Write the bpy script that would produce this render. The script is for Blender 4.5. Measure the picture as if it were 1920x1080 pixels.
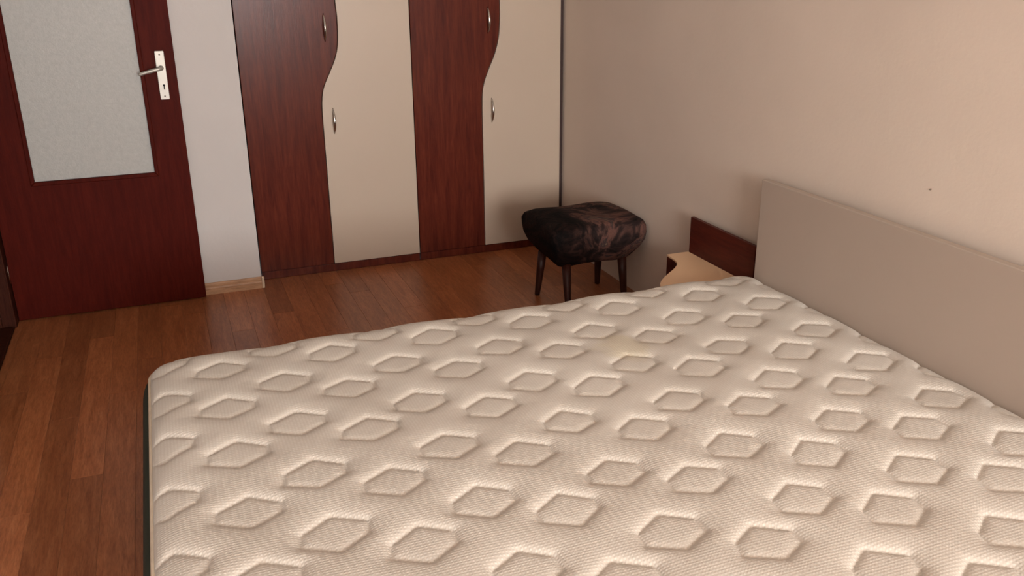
import bpy, bmesh, math, random
import numpy as np
from mathutils import Matrix, Vector

random.seed(7)
rng = np.random.default_rng(7)
for o in list(bpy.data.objects):
    bpy.data.objects.remove(o)
S = bpy.context.scene
C = S.collection

# ------------------------------------------------------------------ camera
right = Vector((0.9327, -0.36053, -0.00887))
up = Vector((0.13182, 0.31792, 0.93891))
fwd = Vector((0.33569, 0.87689, -0.34405))
cam_d = bpy.data.cameras.new('camera')
cam_d.sensor_width = 36.0
cam_d.sensor_fit = 'HORIZONTAL'
cam_d.lens = 1684.35 / 1920 * 36.0
cam_d.clip_start = 0.02
cam = bpy.data.objects.new('camera', cam_d)
C.objects.link(cam)
m = Matrix((right, up, -fwd)).transposed().to_4x4()
m.translation = Vector((0, 0, 1.5))
cam.matrix_world = m
S.camera = cam

# ------------------------------------------------------------------ world, daylight, exposure
S.view_settings.view_transform = 'Standard'
S.view_settings.look = 'None'
S.view_settings.gamma = 1.0
S.view_settings.use_curve_mapping = False
S.view_settings.exposure = 0.12

w = bpy.data.worlds.new('sky')
S.world = w
w.use_nodes = True
bg = w.node_tree.nodes['Background']
bg.inputs['Color'].default_value = (0.86, 0.93, 1.0, 1)
bg.inputs['Strength'].default_value = 1.0

def area_light(name, loc, target, sx, sy, power, col):
    d = bpy.data.lights.new(name, 'AREA')
    d.shape = 'RECTANGLE'
    d.size, d.size_y = sx, sy
    d.energy = power
    d.color = col
    o = bpy.data.objects.new(name, d)
    C.objects.link(o)
    o.location = loc
    o.rotation_euler = (Vector(target) - Vector(loc)).to_track_quat('-Z', 'Y').to_euler()
    return o

WIN = (-0.45, 1.55, 0.75, 2.52)          # window opening x0 x1 z0 z1 in the wall behind the camera
area_light('window_daylight', (0.55, -4.6, 1.72), (0.55, 0.5, 1.40), 2.4, 2.1, 605, (1.0, 0.975, 0.95))

# ------------------------------------------------------------------ helpers
def mat_new(name):
    mt = bpy.data.materials.new(name)
    mt.use_nodes = True
    nt = mt.node_tree
    b = nt.nodes['Principled BSDF']
    return mt, nt, b

def N(nt, kind, **kw):
    n = nt.nodes.new(kind)
    for k, v in kw.items():
        if k.startswith('i_'):
            n.inputs[k[2:].replace('_', ' ')].default_value = v
        else:
            setattr(n, k, v)
    return n

def coords(nt, scale=(1, 1, 1), rnd=False):
    tc = N(nt, 'ShaderNodeTexCoord')
    mp = N(nt, 'ShaderNodeMapping')
    mp.inputs['Scale'].default_value = scale
    nt.links.new(tc.outputs['Object'], mp.inputs['Vector'])
    if rnd:
        oi = N(nt, 'ShaderNodeObjectInfo')
        mul = N(nt, 'ShaderNodeMath', operation='MULTIPLY')
        mul.inputs[1].default_value = 37.0
        nt.links.new(oi.outputs['Random'], mul.inputs[0])
        cb = N(nt, 'ShaderNodeCombineXYZ')
        for k in range(3):
            nt.links.new(mul.outputs[0], cb.inputs[k])
        nt.links.new(cb.outputs[0], mp.inputs['Location'])
    return mp.outputs['Vector']

def ramp(nt, src, stops):
    r = N(nt, 'ShaderNodeValToRGB')
    e = r.color_ramp.elements
    while len(e) < len(stops):
        e.new(0.5)
    for k, (p, c) in enumerate(stops):
        e[k].position = p
        e[k].color = (*c, 1)
    nt.links.new(src, r.inputs['Fac'])
    return r.outputs['Color']

def mixc(nt, a, b, fac, mode='MIX'):
    mx = N(nt, 'ShaderNodeMix', data_type='RGBA', blend_type=mode)
    for sock, v in ((mx.inputs[0], fac), (mx.inputs[6], a), (mx.inputs[7], b)):
        if hasattr(v, 'links') or isinstance(v, bpy.types.NodeSocket):
            nt.links.new(v, sock)
        elif isinstance(v, (int, float)):
            sock.default_value = v
        else:
            sock.default_value = (*v, 1)
    return mx.outputs[2]

def noise(nt, vec, scale, detail=3, rough=0.55, dist=0.0):
    n = N(nt, 'ShaderNodeTexNoise')
    n.inputs['Scale'].default_value = scale
    n.inputs['Detail'].default_value = detail
    n.inputs['Roughness'].default_value = rough
    n.inputs['Distortion'].default_value = dist
    nt.links.new(vec, n.inputs['Vector'])
    return n.outputs['Fac']

def bump(nt, b, h, strength, dist):
    bp = N(nt, 'ShaderNodeBump')
    bp.inputs['Strength'].default_value = strength
    bp.inputs['Distance'].default_value = dist
    nt.links.new(h, bp.inputs['Height'])
    nt.links.new(bp.outputs['Normal'], b.inputs['Normal'])

def mat_paint(name, c1, c2, scale=2.5, rough=0.75, bs=0.06):
    mt, nt, b = mat_new(name)
    v = coords(nt)
    f = noise(nt, v, scale, 4)
    nt.links.new(ramp(nt, f, [(0.3, c1), (0.7, c2)]), b.inputs['Base Color'])
    b.inputs['Roughness'].default_value = rough
    bump(nt, b, noise(nt, v, 60, 3), bs, 0.01)
    return mt

def mat_wood(name, c1, c2, c3, stretch, rough=0.35, rnd=False, spread=0.0, coat=0.0, grain=1.0, spec=0.3, fine=0.75):
    mt, nt, b = mat_new(name)
    v = coords(nt, stretch, rnd)
    f1 = noise(nt, v, 6.0 * grain, 5, 0.6, 0.6)
    f2 = noise(nt, v, 26.0 * grain, 4, 0.7, 0.2)
    col = ramp(nt, f1, [(0.28, c1), (0.52, c2), (0.76, c3)])
    dark = ramp(nt, f2, [(0.36, (0.62, 0.58, 0.55)), (0.58, (1, 1, 1))])
    col = mixc(nt, col, dark, fine, 'MULTIPLY')
    if spread:
        oi = N(nt, 'ShaderNodeObjectInfo')
        tint = ramp(nt, oi.outputs['Random'], [(0.0, (1 - spread, 1 - spread * 1.15, 1 - spread * 1.3)), (1.0, (1 + spread, 1 + spread, 1 + spread))])
        col = mixc(nt, col, tint, 1.0, 'MULTIPLY')
    nt.links.new(col, b.inputs['Base Color'])
    b.inputs['Roughness'].default_value = rough
    b.inputs['Coat Weight'].default_value = coat
    b.inputs['Specular IOR Level'].default_value = spec
    b.inputs['Coat Roughness'].default_value = 0.2
    bump(nt, b, f2, 0.08, 0.004)
    return mt

def mat_plain(name, col, rough=0.5, metal=0.0):
    mt, nt, b = mat_new(name)
    v = coords(nt)
    f = noise(nt, v, 30, 3)
    c2 = tuple(min(1, x * 1.12) for x in col)
    nt.links.new(ramp(nt, f, [(0.3, col), (0.7, c2)]), b.inputs['Base Color'])
    b.inputs['Roughness'].default_value = rough
    b.inputs['Metallic'].default_value = metal
    return mt

def finish(o, mat=None, smooth=False, bevel=0.0, seg=2):
    if mat:
        o.data.materials.append(mat)
    if smooth:
        for p in o.data.polygons:
            p.use_smooth = True
    if bevel:
        md = o.modifiers.new('bevel', 'BEVEL')
        md.width = bevel
        md.segments = seg
        md.limit_method = 'ANGLE'
        md.angle_limit = math.radians(40)
    return o

def origin_of(parent):
    v = Vector((0, 0, 0))
    while parent is not None:
        v += parent.location
        parent = parent.parent
    return v

def mk(name, verts, faces, mat, parent=None, smooth=False, bevel=0.0, seg=2):
    """verts are world coordinates; the origin is put at the middle of the base"""
    P = np.array(verts, float)
    lo, hi = P.min(0), P.max(0)
    base = Vector(((lo[0] + hi[0]) / 2, (lo[1] + hi[1]) / 2, lo[2]))
    me = bpy.data.meshes.new(name)
    me.from_pydata((P - np.array(base)).tolist(), [], [tuple(int(i) for i in f) for f in faces])
    me.update()
    bm = bmesh.new()
    bm.from_mesh(me)
    bmesh.ops.recalc_face_normals(bm, faces=bm.faces)
    bm.to_mesh(me)
    bm.free()
    o = bpy.data.objects.new(name, me)
    C.objects.link(o)
    o.location = base - origin_of(parent)
    o.parent = parent
    return finish(o, mat, smooth, bevel, seg)

BF = [(0, 1, 2, 3), (7, 6, 5, 4), (0, 4, 5, 1), (1, 5, 6, 2), (2, 6, 7, 3), (3, 7, 4, 0)]
def box_v(x0, x1, y0, y1, z0, z1):
    return [(x0, y0, z0), (x1, y0, z0), (x1, y1, z0), (x0, y1, z0), (x0, y0, z1), (x1, y0, z1), (x1, y1, z1), (x0, y1, z1)]

def boxes(name, lst, mat, parent=None, bevel=0.0, seg=2):
    V, F = [], []
    for b in lst:
        n = len(V)
        V += box_v(*b)
        F += [tuple(i + n for i in f) for f in BF]
    return mk(name, V, F, mat, parent, False, bevel, seg)

def extrude(name, poly, axis, a, b, mat, parent=None, bevel=0.0, smooth=False):
    """closed 2D outline pulled along an axis from a to b"""
    def p3(p, t):
        return {0: (t, p[0], p[1]), 1: (p[0], t, p[1]), 2: (p[0], p[1], t)}[axis]
    n = len(poly)
    V = [p3(p, a) for p in poly] + [p3(p, b) for p in poly]
    F = [tuple(range(n)), tuple(range(2 * n - 1, n - 1, -1))]
    F += [(i, (i + 1) % n, n + (i + 1) % n, n + i) for i in range(n)]
    return mk(name, V, F, mat, parent, smooth, bevel)

def loft(name, rings, mat, parent=None, cap0=True, cap1=True, smooth=True, closed=True, bevel=0.0):
    n = len(rings[0])
    V = [p for r in rings for p in r]
    F = []
    for k in range(len(rings) - 1):
        for i in range(n if closed else n - 1):
            j = (i + 1) % n
            F.append((k * n + i, k * n + j, (k + 1) * n + j, (k + 1) * n + i))
    if cap0:
        F.append(tuple(range(n - 1, -1, -1)))
    if cap1:
        F.append(tuple((len(rings) - 1) * n + i for i in range(n)))
    return mk(name, V, F, mat, parent, smooth, bevel)

def tube(name, path, radii, mat, parent=None, n=12, flat=1.0, side=None, closed=False):
    P = [Vector(p) for p in path]
    if not isinstance(radii, (list, tuple)):
        radii = [radii] * len(P)
    rings = []
    for k, p in enumerate(P):
        if closed:
            t = (P[(k + 1) % len(P)] - P[k - 1]).normalized()
        else:
            t = (P[min(k + 1, len(P) - 1)] - P[max(k - 1, 0)]).normalized()
        s = Vector(side) if side else (Vector((0, 0, 1)) if abs(t.z) < 0.9 else Vector((1, 0, 0)))
        u = t.cross(s).normalized()
        v = u.cross(t).normalized()
        rings.append([tuple(p + radii[k] * (math.cos(a) * u * flat + math.sin(a) * v)) for a in [2 * math.pi * i / n for i in range(n)]])
    if closed:
        rings.append(rings[0])
        return loft(name, rings, mat, parent, False, False)
    return loft(name, rings, mat, parent)

def thing(name, loc, label=None, cat=None, group=None, kind=None):
    o = bpy.data.objects.new(name, None)
    C.objects.link(o)
    o.location = loc
    o.empty_display_size = 0.1
    return tag(o, label, cat, group, kind)

def tag(o, label=None, cat=None, group=None, kind=None):
    if label: o['label'] = label
    if cat: o['category'] = cat
    if group: o['group'] = group
    if kind: o['kind'] = kind
    return o

def struct(o, label, cat):
    return tag(o, label, cat, None, 'structure')

def rrect(x0, x1, y0, y1, r, n=10, per=0):
    """rounded rectangle, counter-clockwise; per = extra points along each side"""
    out = []
    cs = [(x1 - r, y0 + r, -90), (x1 - r, y1 - r, 0), (x0 + r, y1 - r, 90), (x0 + r, y0 + r, 180)]
    for k, (cx, cy, a0) in enumerate(cs):
        for i in range(n + 1):
            a = math.radians(a0 + 90 * i / n)
            out.append((cx + r * math.cos(a), cy + r * math.sin(a)))
        if per:
            ax, ay = out[-1]
            nx, ny, na = cs[(k + 1) % 4]
            bx = nx + r * math.cos(math.radians(na)); by = ny + r * math.sin(math.radians(na))
            for i in range(1, per + 1):
                t = i / (per + 1)
                out.append((ax + (bx - ax) * t, ay + (by - ay) * t))
    return out

def spline(pts, n=6):
    P = [np.array(p, float) for p in pts]
    out = []
    for k in range(len(P) - 1):
        p0 = P[max(k - 1, 0)]; p1 = P[k]; p2 = P[k + 1]; p3 = P[min(k + 2, len(P) - 1)]
        for i in range(n):
            t = i / n
            out.append(tuple(0.5 * (2 * p1 + (p2 - p0) * t + (2 * p0 - 5 * p1 + 4 * p2 - p3) * t * t + (3 * p1 - p0 - 3 * p2 + p3) * t ** 3)))
    out.append(tuple(P[-1]))
    return out

# ------------------------------------------------------------------ materials
M_wall = mat_paint('beige_wall_paint', (0.75, 0.64, 0.54), (0.80, 0.685, 0.58), 2.2)
M_strip = mat_paint('pale_wall_paint', (0.525, 0.49, 0.47), (0.555, 0.52, 0.50), 2.2)
M_ceil = mat_paint('ceiling_paint', (0.87, 0.85, 0.81), (0.89, 0.87, 0.83), 2.0)
M_sub = mat_plain('floor_underlay', (0.035, 0.015, 0.008), 0.8)
M_plank = mat_wood('laminate_plank', (0.290, 0.090, 0.032), (0.385, 0.134, 0.051), (0.490, 0.195, 0.082), (9, 1.0, 9), 0.33, True, 0.20, spec=0.45)
M_oak = mat_wood('oak_baseboard', (0.40, 0.22, 0.12), (0.50, 0.29, 0.165), (0.56, 0.34, 0.20), (1, 8, 8), 0.4)
M_door = mat_wood('shaded_mahogany', (0.048, 0.0042, 0.0020), (0.064, 0.006, 0.0028), (0.080, 0.0085, 0.004), (8, 8, 0.8), 0.5, spec=0.05, fine=0.4)  # same mahogany as M_red, weaker light at the door put into the colour
M_frame = mat_wood('dark_frame_wood', (0.035, 0.010, 0.006), (0.050, 0.014, 0.008), (0.065, 0.018, 0.010), (8, 8, 0.8), 0.5, spec=0.06)
M_red = mat_wood('red_mahogany_laminate', (0.062, 0.0115, 0.0075), (0.100, 0.0190, 0.0105), (0.130, 0.027, 0.014), (9, 9, 0.7), 0.24, spec=0.16, fine=0.4)
M_redn = mat_wood('nightstand_mahogany', (0.062, 0.0105, 0.007), (0.085, 0.0160, 0.010), (0.125, 0.023, 0.013), (9, 0.8, 9), 0.4, spec=0.15, fine=0.4)
M_cream = mat_paint('cream_laminate', (0.455, 0.365, 0.285), (0.48, 0.386, 0.302), 1.5, 0.42, 0.0)
M_creamn = mat_paint('nightstand_cream', (0.82, 0.55, 0.33), (0.86, 0.58, 0.36), 3, 0.4, 0.0)
M_carc = mat_plain('wardrobe_core', (0.03, 0.010, 0.007), 0.6)
M_head = mat_paint('taupe_headboard', (0.455, 0.372, 0.305), (0.475, 0.388, 0.320), 2.0, 0.55, 0.02)
M_chrome = mat_plain('brushed_chrome', (0.62, 0.60, 0.57), 0.22, 1.0)
M_alu = mat_plain('pale_aluminium', (0.40, 0.38, 0.34), 0.45, 0.5)
M_black = mat_plain('black_hole', (0.004, 0.004, 0.004), 0.8)
M_green = mat_plain('dark_green_border', (0.016, 0.025, 0.014), 0.8)
M_base = mat_plain('dark_bed_base', (0.05, 0.03, 0.022), 0.7)
M_leg = mat_wood('dark_leg_wood', (0.030, 0.0075, 0.0045), (0.045, 0.011, 0.0065), (0.06, 0.015, 0.009), (8, 8, 1), 0.4)
M_white = mat_plain('white_window_frame', (0.78, 0.78, 0.76), 0.4)
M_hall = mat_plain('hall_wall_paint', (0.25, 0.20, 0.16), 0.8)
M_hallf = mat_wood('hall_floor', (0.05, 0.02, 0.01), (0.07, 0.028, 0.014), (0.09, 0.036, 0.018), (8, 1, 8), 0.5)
M_grey = mat_plain('grey_sill', (0.5, 0.5, 0.5), 0.5)

def glass_frosted():
    mt, nt, b = mat_new('frosted_glass')
    v = coords(nt)
    f = noise(nt, v, 55, 4, 0.6)
    nt.links.new(ramp(nt, f, [(0.3, (0.405, 0.40, 0.38)), (0.7, (0.46, 0.455, 0.43))]), b.inputs['Base Color'])
    b.inputs['Roughness'].default_value = 0.42
    b.inputs['Transmission Weight'].default_value = 0.12
    b.inputs['IOR'].default_value = 1.4
    bump(nt, b, noise(nt, v, 140, 3, 0.7), 0.25, 0.004)
    return mt
M_glass = glass_frosted()

def glass_clear():
    mt, nt, b = mat_new('window_glass')
    nt.nodes.remove(b)
    out = nt.nodes['Material Output']
    t = N(nt, 'ShaderNodeBsdfTransparent'); g = N(nt, 'ShaderNodeBsdfGlossy'); g.inputs['Roughness'].default_value = 0.02
    mx = N(nt, 'ShaderNodeMixShader'); mx.inputs[0].default_value = 0.06
    nt.links.new(t.outputs[0], mx.inputs[1]); nt.links.new(g.outputs[0], mx.inputs[2]); nt.links.new(mx.outputs[0], out.inputs['Surface'])
    return mt
M_pane = glass_clear()

def mat_mattress():
    mt, nt, b = mat_new('quilted_mattress_fabric')
    tc = N(nt, 'ShaderNodeTexCoord')
    v = tc.outputs['Object']
    col = ramp(nt, noise(nt, v, 4.0, 4), [(0.3, (0.655, 0.605, 0.535)), (0.7, (0.715, 0.67, 0.60))])
    # faint yellow stain near the middle of the far half
    mp = N(nt, 'ShaderNodeMapping', vector_type='POINT')
    mp.inputs['Location'].default_value = (-0.29 * 4.4, -0.45 * 4.8, 0)
    mp.inputs['Scale'].default_value = (4.4, 4.8, 0.0)
    nt.links.new(v, mp.inputs['Vector'])
    ln = N(nt, 'ShaderNodeVectorMath', operation='LENGTH')
    nt.links.new(mp.outputs[0], ln.inputs[0])
    ad = N(nt, 'ShaderNodeMath', operation='MULTIPLY_ADD')
    nt.links.new(noise(nt, v, 9, 3), ad.inputs[0]); ad.inputs[1].default_value = 1.1
    nt.links.new(ln.outputs['Value'], ad.inputs[2])
    st = ramp(nt, ad.outputs[0], [(0.75, (1, 1, 1)), (1.0, (0, 0, 0))])
    sf = N(nt, 'ShaderNodeMath', operation='MULTIPLY'); nt.links.new(st, sf.inputs[0]); sf.inputs[1].default_value = 0.34
    col = mixc(nt, col, (0.62, 0.52, 0.28), sf.outputs[0])
    # woven rib lines in both directions
    hs = []
    for ax in ('X', 'Y'):
        wv = N(nt, 'ShaderNodeTexWave', wave_type='BANDS', bands_direction=ax)
        wv.inputs['Scale'].default_value = 2 * math.pi / 20 / 0.0078
        wv.inputs['Distortion'].default_value = 0.6
        wv.inputs['Detail'].default_value = 1
        wv.inputs['Detail Scale'].default_value = 0.05
        nt.links.new(v, wv.inputs['Vector'])
        hs.append(wv.outputs['Fac'])
    mu = N(nt, 'ShaderNodeMath', operation='MULTIPLY')
    nt.links.new(hs[0], mu.inputs[0]); nt.links.new(hs[1], mu.inputs[1])
    thread = ramp(nt, mu.outputs[0], [(0.0, (0.90, 0.88, 0.85)), (0.5, (1, 1, 1))])
    col = mixc(nt, col, thread, 0.8, 'MULTIPLY')
    nt.links.new(col, b.inputs['Base Color'])
    b.inputs['Roughness'].default_value = 0.85
    b.inputs['Sheen Weight'].default_value = 0.15
    bump(nt, b, mu.outputs[0], 0.30, 0.0022)
    return mt
M_matt = mat_mattress()
M_pipe = mat_plain('cream_piping', (0.66, 0.56, 0.43), 0.7)

def mat_plush():
    mt, nt, b = mat_new('dark_patterned_plush')
    v = coords(nt, (1, 1, 1))
    f = noise(nt, v, 5.0, 4, 0.62, 2.0)
    col = ramp(nt, f, [(0.34, (0.006, 0.005, 0.005)), (0.45, (0.030, 0.017, 0.015)), (0.53, (0.13, 0.060, 0.045)), (0.60, (0.035, 0.026, 0.027)), (0.68, (0.19, 0.115, 0.075)), (0.80, (0.06, 0.024, 0.018))])
    # the cloth is plain black towards its left end
    sx = N(nt, 'ShaderNodeSeparateXYZ'); nt.links.new(v, sx.inputs[0])
    ad = N(nt, 'ShaderNodeMath', operation='MULTIPLY_ADD'); nt.links.new(noise(nt, v, 9, 2), ad.inputs[0]); ad.inputs[1].default_value = 0.22
    nt.links.new(sx.outputs['X'], ad.inputs[2])
    blk = ramp(nt, ad.outputs[0], [(0.0, (0.12, 0.11, 0.11)), (0.10, (1, 1, 1))])
    col = mixc(nt, col, blk, 1.0, 'MULTIPLY')
    nt.links.new(col, b.inputs['Base Color'])
    b.inputs['Roughness'].default_value = 0.8
    b.inputs['Specular IOR Level'].default_value = 0.12
    bump(nt, b, noise(nt, v, 90, 3, 0.7), 0.5, 0.006)
    return mt
M_plush = mat_plush()

# ------------------------------------------------------------------ room shell
XL, XR, YN, YB, YF, ZC = -0.733, 1.99, 5.02, 4.303, -4.20, 2.62
NX = 0.338                                                 # right end of the pale wall pier, start of the niche

floor = struct(boxes('floor', [(XL, XR, YF, 4.46, -0.06, -0.0085)], M_sub), 'brown wood-look laminate floor of narrow boards', 'floor')
# single boards: share mesh data, thin chamfered joints
plank_cache = {}
def plank(x0, x1, y0, y1):
    wdt, ln = round(x1 - x0, 4), round(y1 - y0, 4)
    key = (wdt, ln)
    if key not in plank_cache:
        hx, hy, g, c, t = wdt / 2 - 0.0002, ln / 2 - 0.0002, 0.0, 0.0006, 0.008
        V = [(-hx, -hy, 0), (hx, -hy, 0), (hx, hy, 0), (-hx, hy, 0),
             (-hx, -hy, t - c), (hx, -hy, t - c), (hx, hy, t - c), (-hx, hy, t - c),
             (-hx + c, -hy + c, t), (hx - c, -hy + c, t), (hx - c, hy - c, t), (-hx + c, hy - c, t)]
        F = [(3, 2, 1, 0)] + [(i, (i + 1) % 4, 4 + (i + 1) % 4, 4 + i) for i in range(4)] + [(4 + i, 4 + (i + 1) % 4, 8 + (i + 1) % 4, 8 + i) for i in range(4)] + [(8, 9, 10, 11)]
        me = bpy.data.meshes.new('plank')
        me.from_pydata(V, [], F)
        me.update()
        me.materials.append(M_plank)
        plank_cache[key] = me
    o = bpy.data.objects.new('plank', plank_cache[key])
    C.objects.link(o)
    o.parent = floor
    o.location = Vector(((x0 + x1) / 2, (y0 + y1) / 2, -0.008)) - floor.location
edges = [XL] + [-0.705 + 0.095 * k for k in range(29)] + [XR]
edges = [e for e in edges if e <= XR]
PL = 1.18
offs = [0.0, 0.59, 0.29, 0.88, 0.14, 0.73, 0.44, 1.03]
for k in range(len(edges) - 1):
    x0, x1 = edges[k], edges[k + 1]
    if x1 - x0 < 0.01:
        continue
    yend = YB if x0 < NX else 4.44
    y = YF - offs[k % 8]
    while y < yend:
        a, b = max(y, YF), min(y + PL, yend)
        if b - a > 0.02:
            plank(x0, x1, a, b)
        y += PL
    if x0 < NX < x1:
        plank(NX, x1, YB, 4.44)

struct(boxes('ceiling', [(-2.2, XR + 0.2, YF - 0.2, YN + 0.2, ZC, ZC + 0.1)], M_ceil), 'plain off-white ceiling', 'ceiling')
wall_right = struct(boxes('wall_right', [(XR, XR + 0.2, YF - 0.2, YN + 0.2, -0.06, ZC)], M_wall), 'warm beige painted wall behind the headboard', 'wall')
struct(boxes('wall_back', [(XL - 0.2, NX, YB, YN, -0.06, ZC)], M_strip), 'pale wall pier between the door and the wardrobe', 'wall')
struct(boxes('wall_niche', [(XL - 0.2, XR, YN, YN + 0.2, -0.06, ZC)], M_wall), 'beige wall behind the wardrobes', 'wall')
DY0, DY1, DZ = 3.34, 4.215, 2.03
struct(boxes('wall_left', [(XL - 0.2, XL, YF - 0.2, DY0, -0.06, ZC), (XL - 0.2, XL, DY1, YB, -0.06, ZC), (XL - 0.2, XL, DY0, DY1, DZ, ZC)], M_strip), 'pale side wall with the doorway', 'wall')
x0, x1, z0, z1 = WIN
struct(boxes('wall_front', [(XL, x0, YF - 0.2, YF, -0.06, ZC), (x1, XR, YF - 0.2, YF, -0.06, ZC), (x0, x1, YF - 0.2, YF, -0.06, z0), (x0, x1, YF - 0.2, YF, z1, ZC)], M_wall), 'beige wall with the window', 'wall')
win = struct(thing('window_1', ((x0 + x1) / 2, YF - 0.12, z0)), 'white framed window with two panes', 'window')
fw = 0.055
xm = (x0 + x1) / 2
boxes('window_frame', [(x0, x1, YF - 0.15, YF - 0.09, z0, z0 + fw), (x0, x1, YF - 0.15, YF - 0.09, z1 - fw, z1), (x0, x0 + fw, YF - 0.15, YF - 0.09, z0 + fw, z1 - fw), (x1 - fw, x1, YF - 0.15, YF - 0.09, z0 + fw, z1 - fw), (xm - 0.035, xm + 0.035, YF - 0.15, YF - 0.09, z0 + fw, z1 - fw)], M_white, win)
for a, b in ((x0 + fw, xm - 0.035), (xm + 0.035, x1 - fw)):
    boxes('pane', [(a, b, YF - 0.122, YF - 0.118, z0 + fw, z1 - fw)], M_pane, win)
boxes('window_sill', [(x0 - 0.03, x1 + 0.03, YF + 0.002, YF + 0.13, z0 - 0.03, z0 - 0.002)], M_white, win, 0.004)

# hallway beyond the doorway, unlit
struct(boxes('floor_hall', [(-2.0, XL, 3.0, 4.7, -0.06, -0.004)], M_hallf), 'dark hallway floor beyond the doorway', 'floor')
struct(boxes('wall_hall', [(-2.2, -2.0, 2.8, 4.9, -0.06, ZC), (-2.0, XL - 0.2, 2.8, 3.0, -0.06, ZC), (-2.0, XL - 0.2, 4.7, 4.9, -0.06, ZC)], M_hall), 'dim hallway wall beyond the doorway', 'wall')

# dark wooden door lining
fr = struct(thing('trim_1', (XL - 0.1, (DY0 + DY1) / 2, 0)), 'dark wooden frame of the doorway at the left edge', 'door frame')
boxes('jamb', [(XL - 0.205, XL + 0.004, DY1 - 0.03, DY1, 0.0, DZ - 0.03)], M_frame, fr, 0.003)
boxes('jamb', [(XL - 0.205, XL + 0.004, DY0, DY0 + 0.03, 0.0, DZ - 0.03)], M_frame, fr, 0.003)
boxes('head_jamb', [(XL - 0.205, XL + 0.004, DY0, DY1, DZ - 0.03, DZ)], M_frame, fr, 0.003)
boxes('door_stop', [(XL - 0.155, XL - 0.045, DY1 - 0.044, DY1 - 0.03, 0.0, DZ - 0.03)], M_frame, fr, 0.002)
boxes('casing', [(XL + 0.0005, XL + 0.0085, DY1 - 0.032, YB - 0.016, 0.0, DZ + 0.05)], M_frame, fr, 0.002)
boxes('threshold', [(XL - 0.2, XL - 0.002, DY0 + 0.03, DY1 - 0.046, 0.0, 0.012)], M_frame, fr, 0.004)

# skirting of the pale pier, with its return into the niche
bb = struct(thing('baseboard_back', (-0.15, YB - 0.007, 0)), 'light oak baseboard of the pale pier', 'baseboard')
prof = [(YB, 0.0), (YB - 0.0145, 0.0), (YB - 0.0145, 0.030), (YB - 0.012, 0.036), (YB - 0.0085, 0.039), (YB - 0.0085, 0.047), (YB - 0.005, 0.054), (YB, 0.056)]
extrude('baseboard_length', prof, 0, XL + 0.0125, NX - 0.001, M_oak, bb)
prof2 = [(NX, 0.0), (NX + 0.009, 0.0), (NX + 0.009, 0.032), (NX + 0.005, 0.052), (NX, 0.056)]
V = [(p[0], t, p[1]) for t in (YB + 0.0005, 4.395) for p in prof2]
mk('baseboard_return', V, [tuple(range(5)), tuple(range(9, 4, -1))] + [(i, (i + 1) % 5, 5 + (i + 1) % 5, 5 + i) for i in range(5)], M_oak, bb)
boxes('corner_cap', [(NX - 0.001, NX + 0.012, YB - 0.017, YB, 0.0, 0.058)], mat_plain('pale_cap', (0.62, 0.47, 0.33), 0.5), bb, 0.003)

# ------------------------------------------------------------------ open door leaf against the pale wall
dl, dr, df, db, dh = -0.722, 0.074, 4.250, 4.284, 2.0
gl, gr, gb, gt = -0.568, -0.060, 0.607, 1.88
door = struct(thing('door_1', (dl, df, 0.0)), 'dark red wooden door with a frosted glass pane, standing open', 'door')
V = []
for y in (df, db):
    V += [(dl, y, 0.006), (dr, y, 0.006), (dr, y, dh), (dl, y, dh), (gl, y, gb), (gr, y, gb), (gr, y, gt), (gl, y, gt)]
F = []
for i in range(4):
    j = (i + 1) % 4
    F += [(i, j, 4 + j, 4 + i), (8 + j, 8 + i, 12 + i, 12 + j), (i, 8 + i, 8 + j, j), (4 + i, 4 + j, 12 + j, 12 + i)]
mk('leaf', V, F, M_door, door, bevel=0.0025)
bd = 0.013
def bead(poly):
    n = len(poly)
    V = [(p[0], df - 0.007, p[1]) for p in poly] + [(p[0], df + 0.012, p[1]) for p in poly]
    F = [tuple(range(n)), tuple(range(2 * n - 1, n - 1, -1))] + [(i, (i + 1) % n, n + (i + 1) % n, n + i) for i in range(n)]
    mk('glazing_bead', V, F, M_door, door, bevel=0.003)
e = 0.004
bead([(gl - e, gb - e), (gr + e, gb - e), (gr - bd, gb + bd), (gl + bd, gb + bd)])
bead([(gl - e, gt + e), (gl + bd, gt - bd), (gr - bd, gt - bd), (gr + e, gt + e)])
bead([(gl - e, gb - e), (gl + bd, gb + bd), (gl + bd, gt - bd), (gl - e, gt + e)])
bead([(gr + e, gb - e), (gr + e, gt + e), (gr - bd, gt - bd), (gr - bd, gb + bd)])
boxes('glass_pane', [(gl + 0.001, gr - 0.001, df + 0.013, df + 0.018, gb + 0.001, gt - 0.001)], M_glass, door)
hz = 1.072
pl = extrude('handle_plate', rrect(-0.005, 0.033, 0.937, 1.143, 0.004, 3), 1, df - 0.0075, df, M_alu, door, 0.0015)
pl['label'] = 'pale metal handle plate with keyhole'
tube('rose', [(0.014, df - 0.0075, hz), (0.014, df - 0.020, hz)], 0.0105, M_alu, pl, 20)
lv = tube('lever', spline([(0.014, df - 0.018, hz), (0.014, df - 0.040, hz), (0.006, df - 0.050, hz), (-0.022, df - 0.052, hz - 0.006), (-0.056, df - 0.052, hz - 0.014), (-0.078, df - 0.050, hz - 0.020)], 5), [0.0085] * 12 + [0.0082] * 6 + [0.0075] * 7 + [0.0065], M_alu, pl, 12)
tube('keyhole', [(0.016, df - 0.0074, 0.998), (0.016, df - 0.0082, 0.998)], 0.0042, M_black, pl, 14)
boxes('keyhole_slot', [(0.0138, 0.0182, df - 0.0082, df - 0.0074, 0.980, 0.996)], M_black, pl)
for z in (1.128, 0.952):
    tube('screw', [(0.014, df - 0.0074, z), (0.014, df - 0.0088, z)], 0.0032, M_chrome, pl, 10)
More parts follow.
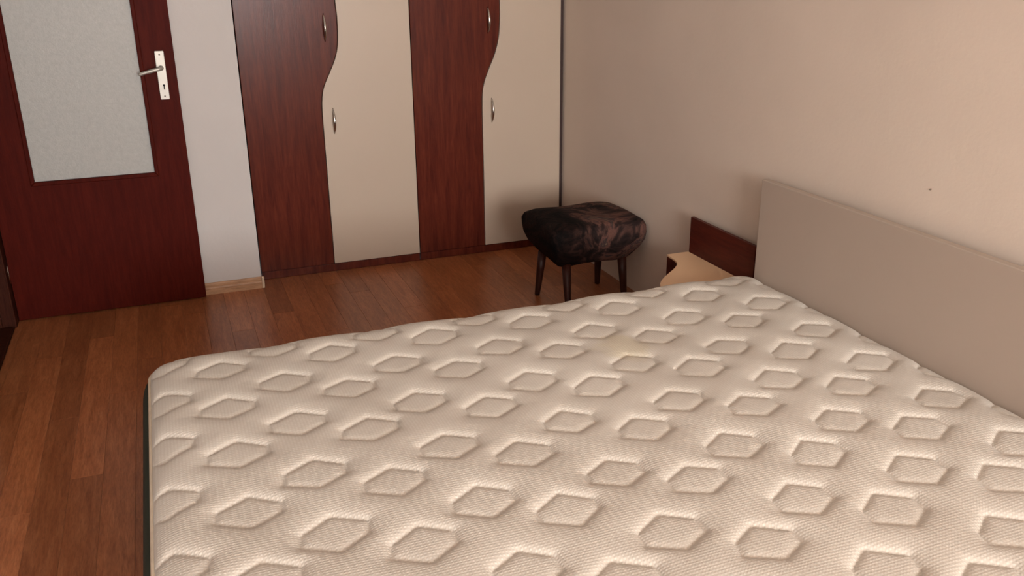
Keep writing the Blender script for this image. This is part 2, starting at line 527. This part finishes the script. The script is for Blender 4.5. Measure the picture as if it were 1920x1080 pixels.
for z in (0.225, 1.75):
    tube('hinge', [(dl - 0.0045, df - 0.004, z - 0.04), (dl - 0.0045, df - 0.004, z + 0.04)], 0.0055, M_chrome, door, 10)

# ------------------------------------------------------------------ wardrobes
WY, WT, WTOP, WB = 4.400, 0.018, 2.20, 0.044
edgeA = spline([(0.714, WB), (0.713, 0.40), (0.7125, 0.660), (0.7125, 0.808), (0.718, 0.884), (0.732, 0.937), (0.762, 0.997), (0.793, 1.062), (0.810, 1.128), (0.816, 1.237), (0.812, 1.327), (0.800, 1.60), (0.792, WTOP)], 6)
edgeB = spline([(1.531, WB), (1.531, 0.40), (1.530, 0.60), (1.530, 0.801), (1.538, 0.890), (1.566, 0.968), (1.603, 1.051), (1.624, 1.129), (1.632, 1.22), (1.632, 1.308), (1.620, 1.60), (1.612, WTOP)], 6)

def bow_handle(x, zc, ln, parent):
    path, rad = [], []
    n = 16
    for i in range(n + 1):
        t = i / n
        s = math.sin(math.pi * t)
        path.append((x, WY + 0.0005 - 0.026 * s ** 0.8, zc + (t - 0.5) * ln))
        rad.append(0.0028 + 0.0042 * s)
    h = tube('handle', path, rad, M_chrome, parent, 12, 1.0, (1, 0, 0))
    h['label'] = 'slim curved chrome handle'

def wardrobe(x0, x1, edge, label, hr, hc):
    r = thing('wardrobe', ((x0 + x1) / 2, (WY + 4.96) / 2, 0), label, 'wardrobe')
    g = 0.0018
    boxes('body', [(x0 + 0.003, x1 - 0.003, WY + WT + 0.003, 4.96, 0.001, WTOP + 0.02)], M_carc, r)
    boxes('plinth', [(x0 + 0.001, x1 - 0.001, WY + 0.007, WY + WT + 0.002, 0.001, WB - 0.004)], M_red, r, 0.0015)
    L = [(x0 + 0.001, WB)] + [(p[0] - g, p[1]) for p in edge] + [(x0 + 0.001, WTOP)]
    d = extrude('door', L, 1, WY, WY + WT, M_red, r, 0.0016)
    d['label'] = 'dark red wood-grain door with a wavy edge'
    bow_handle(hr[0], hr[1], 0.125, d)
    Rr = [(x1 - 0.001, WB), (x1 - 0.001, WTOP)] + [(p[0] + g, p[1]) for p in edge[::-1]]
    d = extrude('door', Rr, 1, WY, WY + WT, M_cream, r, 0.0016)
    d['label'] = 'plain cream door with a wavy edge'
    bow_handle(hc[0], hc[1], 0.122, d)
    return r
wardrobe(0.3495, 1.1665, edgeA, 'two-door wardrobe in dark red and cream, next to the pale wall pier', (0.753, 1.205), (0.765, 0.768))
wb2 = wardrobe(1.1685, 1.968, edgeB, 'two-door wardrobe in dark red and cream, in the corner behind the stool', (1.568, 1.214), (1.582, 0.767))
boxes('side_panel', [(1.9695, 1.9855, WY + 0.008, 4.96, 0.001, WTOP + 0.02)], M_carc, wb2, 0.001)

# ------------------------------------------------------------------ bed: headboard and base
HX = 1.926
bed = thing('bed', (0.9, 1.69, 0), 'double bed with a plain taupe headboard against the beige wall', 'bed')
hb = boxes('headboard', [(HX, HX + 0.028, 0.74, 2.567, 0.002, 0.7665)], M_head, bed, 0.003, 3)
hb['label'] = 'plain taupe headboard panel'
boxes('base', [(-0.09, HX - 0.002, 0.83, 2.53, 0.085, 0.205)], M_base, bed, 0.01)
for x in (0.02, 1.80):
    for y in (0.93, 2.43):
        boxes('leg', [(x - 0.03, x + 0.03, y - 0.03, y + 0.03, 0.0, 0.085)], M_leg, bed, 0.004)

# ------------------------------------------------------------------ mattress
MX0, MX1, MY0, MY1, MZ, MB = -0.136, 1.922, 0.78, 2.602, 0.428, 0.207
CR = 0.085
mt_root = thing('mattress', ((MX0 + MX1) / 2, (MY0 + MY1) / 2, MB), 'cream quilted mattress with hexagon stitching and dark green sides, on the bed', 'mattress')

def sd_round(x, y, r=CR):
    cx, cy, hx, hy = (MX0 + MX1) / 2, (MY0 + MY1) / 2, (MX1 - MX0) / 2, (MY1 - MY0) / 2
    qx, qy = np.abs(x - cx) - (hx - r), np.abs(y - cy) - (hy - r)
    return np.hypot(np.maximum(qx, 0), np.maximum(qy, 0)) + np.minimum(np.maximum(qx, qy), 0) - r

step = 0.0042
nx, ny = int((MX1 - MX0) / step), int((MY1 - MY0) / step)
gx, gy = np.meshgrid(np.linspace(MX0, MX1, nx + 1), np.linspace(MY0, MY1, ny + 1), indexing='ij')
# pull the four corners onto their arcs
for sx, cx in ((-1, MX0 + CR), (1, MX1 - CR)):
    for sy, cy in ((-1, MY0 + CR), (1, MY1 - CR)):
        u, v = (gx - cx) * sx, (gy - cy) * sy
        msk = (u > 0) & (v > 0)
        mx = np.maximum(u, v)
        hyp = np.hypot(u, v)
        k = np.where(hyp > 1e-9, mx / np.maximum(hyp, 1e-9), 1.0)
        gx = np.where(msk, cx + sx * u * k, gx)
        gy = np.where(msk, cy + sy * v * k, gy)
# stitched hexagons: lattice measured along the bed
HEXP = np.array([(-0.061, 0.017), (0.003, 0.057), (0.065, 0.017), (0.060, -0.018), (0.0, -0.053), (-0.066, -0.018)])
def sd_poly(X, Y, P):
    d2 = np.full(X.shape, 9.0)
    inside_ = np.full(X.shape, True)
    n = len(P)
    for i in range(n):
        ax, ay = P[i]; ex, ey = P[(i + 1) % n] - P[i]
        wx, wy = X - ax, Y - ay
        t = np.clip((wx * ex + wy * ey) / (ex * ex + ey * ey), 0, 1)
        d2 = np.minimum(d2, (wx - t * ex) ** 2 + (wy - t * ey) ** 2)
        inside_ &= (ex * wy - ey * wx) <= 0
    return np.where(inside_, -1, 1) * np.sqrt(d2)
sd = np.full(gx.shape, 1.0)
lift = np.zeros(gx.shape)
for k in range(-1, 13):
    hx0 = 0.054 + 0.1567 * k
    ph = 2.437 if k % 2 == 0 else 2.290
    for n in range(-1, 8):
        cx = hx0 + rng.normal(0, 0.0022); cy = ph - 0.2465 * n + rng.normal(0, 0.0022)
        if cy < MY0 - 0.05:
            continue
        i0, i1 = np.searchsorted(np.linspace(MX0, MX1, nx + 1), [cx - 0.15, cx + 0.15])
        j0, j1 = np.searchsorted(np.linspace(MY0, MY1, ny + 1), [cy - 0.15, cy + 0.15])
        X = gx[i0:i1, j0:j1] - cx; Y = gy[i0:i1, j0:j1] - cy
        if X.size == 0:
            continue
        P = HEXP * (0.97 + rng.normal(0, 0.02)) + rng.normal(0, 0.0016, HEXP.shape)
        h = sd_poly(X, Y, P) - 0.0065
        sd[i0:i1, j0:j1] = np.minimum(sd[i0:i1, j0:j1], h)
D = 0.0125
so, si = np.maximum(sd, 0), np.minimum(sd, 0)
outside = -D * (0.62 * np.exp(-so / 0.0075) + 0.38 * np.exp(-so / 0.030))
inside = -D + 0.0066 * (1 - np.exp(si / 0.0075))
relief = np.where(sd > 0, outside, inside)
d_edge = -sd_round(gx, gy)
tq = np.clip(1 - d_edge / 0.085, 0, 1)
drop = 0.040 * (1 - np.sqrt(np.maximum(1 - tq ** 2.2, 0)))
fade = np.clip(d_edge / 0.03, 0.0, 1)
und = 0.0022 * np.sin(gx * 7.1 + 1.3) * np.sin(gy * 6.3 + 0.4) + 0.0012 * np.sin(gx * 19 + gy * 13)
gz = MZ + (relief + und) * (0.25 + 0.75 * fade) - drop
V = np.stack([gx, gy, gz], -1).reshape(-1, 3)
idx = np.arange((nx + 1) * (ny + 1)).reshape(nx + 1, ny + 1)
F = np.stack([idx[:-1, :-1], idx[1:, :-1], idx[1:, 1:], idx[:-1, 1:]], -1).reshape(-1, 4)
me = bpy.data.meshes.new('top_panel')
cen = np.array(mt_root.location)
me.vertices.add(len(V)); me.vertices.foreach_set('co', (V - cen).astype(np.float32).ravel())
me.loops.add(F.size); me.loops.foreach_set('vertex_index', F.astype(np.int32).ravel())
me.polygons.add(len(F)); me.polygons.foreach_set('loop_start', np.arange(0, F.size, 4, dtype=np.int32))
me.polygons.foreach_set('use_smooth', np.ones(len(F), bool))
me.update(calc_edges=True)
me.validate()
tp = bpy.data.objects.new('top_panel', me)
C.objects.link(tp)
tp.parent = mt_root
me.materials.append(M_matt)
tp['label'] = 'cream woven fabric quilted with hexagons'
# piping along the seam and the dark green border below it
def ring(off, z, r=CR):
    pts = rrect(MX0 - off, MX1 + off, MY0 - off, MY1 + off, r + off, 14, 40)
    return [(min(p[0], HX - 0.0015), p[1], z) for p in pts]
seam = MZ - 0.040
tube('piping', ring(0.001, seam - 0.001), 0.0052, M_pipe, mt_root, 8, closed=True)
rings = []
for k in range(11):
    t = k / 10
    z = seam - 0.004 - t * (seam - 0.004 - MB - 0.012)
    rings.append(ring(0.030 * math.sin(math.pi * t) ** 0.6 if 0 < t < 1 else 0.0, z))
rings.append(ring(-0.02, MB))
sb = loft('side_border', rings, M_green, mt_root, True, True)
sb['label'] = 'dark green mattress side'

# ------------------------------------------------------------------ nightstand beside the headboard
ns = thing('nightstand', (1.80, 2.81, 0), 'low nightstand with a wavy cream top and dark red back panel, beside the headboard', 'nightstand')
NZ, NB = 0.363, 1.938
front = spline([(1.836, 3.028), (1.834, 3.000), (1.829, 2.955), (1.815, 2.912), (1.775, 2.866), (1.715, 2.815), (1.665, 2.770), (1.628, 2.720), (1.615, 2.670), (1.615, 2.632)], 5)
out = [(NB, 2.632), (NB, 3.028)] + front
extrude('top', out, 2, NZ - 0.008, NZ, M_creamn, ns, 0.0015)
body = [(NB, 2.635), (NB, 3.026)] + [(p[0] + 0.001, min(max(p[1], 2.635), 3.026)) for p in front]
extrude('body', body, 2, 0.001, NZ - 0.0085, M_redn, ns)
boxes('back_panel', [(NB + 0.0005, NB + 0.0165, 2.588, 3.026, 0.001, 0.511)], M_redn, ns, 0.0015)

# ------------------------------------------------------------------ upholstered stool
st = thing('stool', (1.725, 3.60, 0), 'upholstered stool in dark patterned plush on four dark wooden legs', 'stool')
sx0, sx1, sy0, sy1 = 1.500, 1.976, 3.415, 3.815
rings = []
for z, ins, r in [(0.200, 0.085, 0.03), (0.202, 0.066, 0.032), (0.222, 0.050, 0.034), (0.262, 0.022, 0.038), (0.300, 0.004, 0.04), (0.330, 0.0, 0.04), (0.362, 0.0, 0.042), (0.382, 0.008, 0.045), (0.394, 0.028, 0.05), (0.401, 0.060, 0.05), (0.406, 0.10, 0.04), (0.409, 0.14, 0.03), (0.410, 0.18, 0.012)]:
    pts = rrect(sx0 + ins, sx1 - ins, sy0 + ins, sy1 - ins, r, 8, 8)
    rings.append([(x + 0.003 * math.sin(17 * y + 40 * z), y + 0.003 * math.sin(15 * x + 31 * z), z + 0.0025 * math.sin(23 * x + 9 * y)) for x, y in pts])
loft('seat', rings, M_plush, st)
for (fx, fy), (tx, ty) in (((1.540, 3.690), (1.572, 3.700)), ((1.873, 3.725), (1.872, 3.715)), ((1.578, 3.415), (1.596, 3.485)), ((1.885, 3.465), (1.878, 3.490))):
    path = [(fx + (tx - fx) * t, fy + (ty - fy) * t, 0.0005 + 0.2085 * t) for t in (0, 0.02, 0.3, 0.6, 1.0)]
    tube('leg', path, [0.0115, 0.0125, 0.0155, 0.0185, 0.0215], M_leg, st, 14)

# ------------------------------------------------------------------ small marks on the beige wall
nail = tube('nail', [(XR + 0.0, 1.884, 0.879), (XR - 0.004, 1.884, 0.879), (XR - 0.0045, 1.884, 0.879)], [0.002, 0.0026, 0.0016], mat_plain('grey_nail', (0.22, 0.18, 0.15), 0.5, 0.6), None, 12)
tag(nail, 'tiny dark nail in the beige wall above the headboard', 'nail')
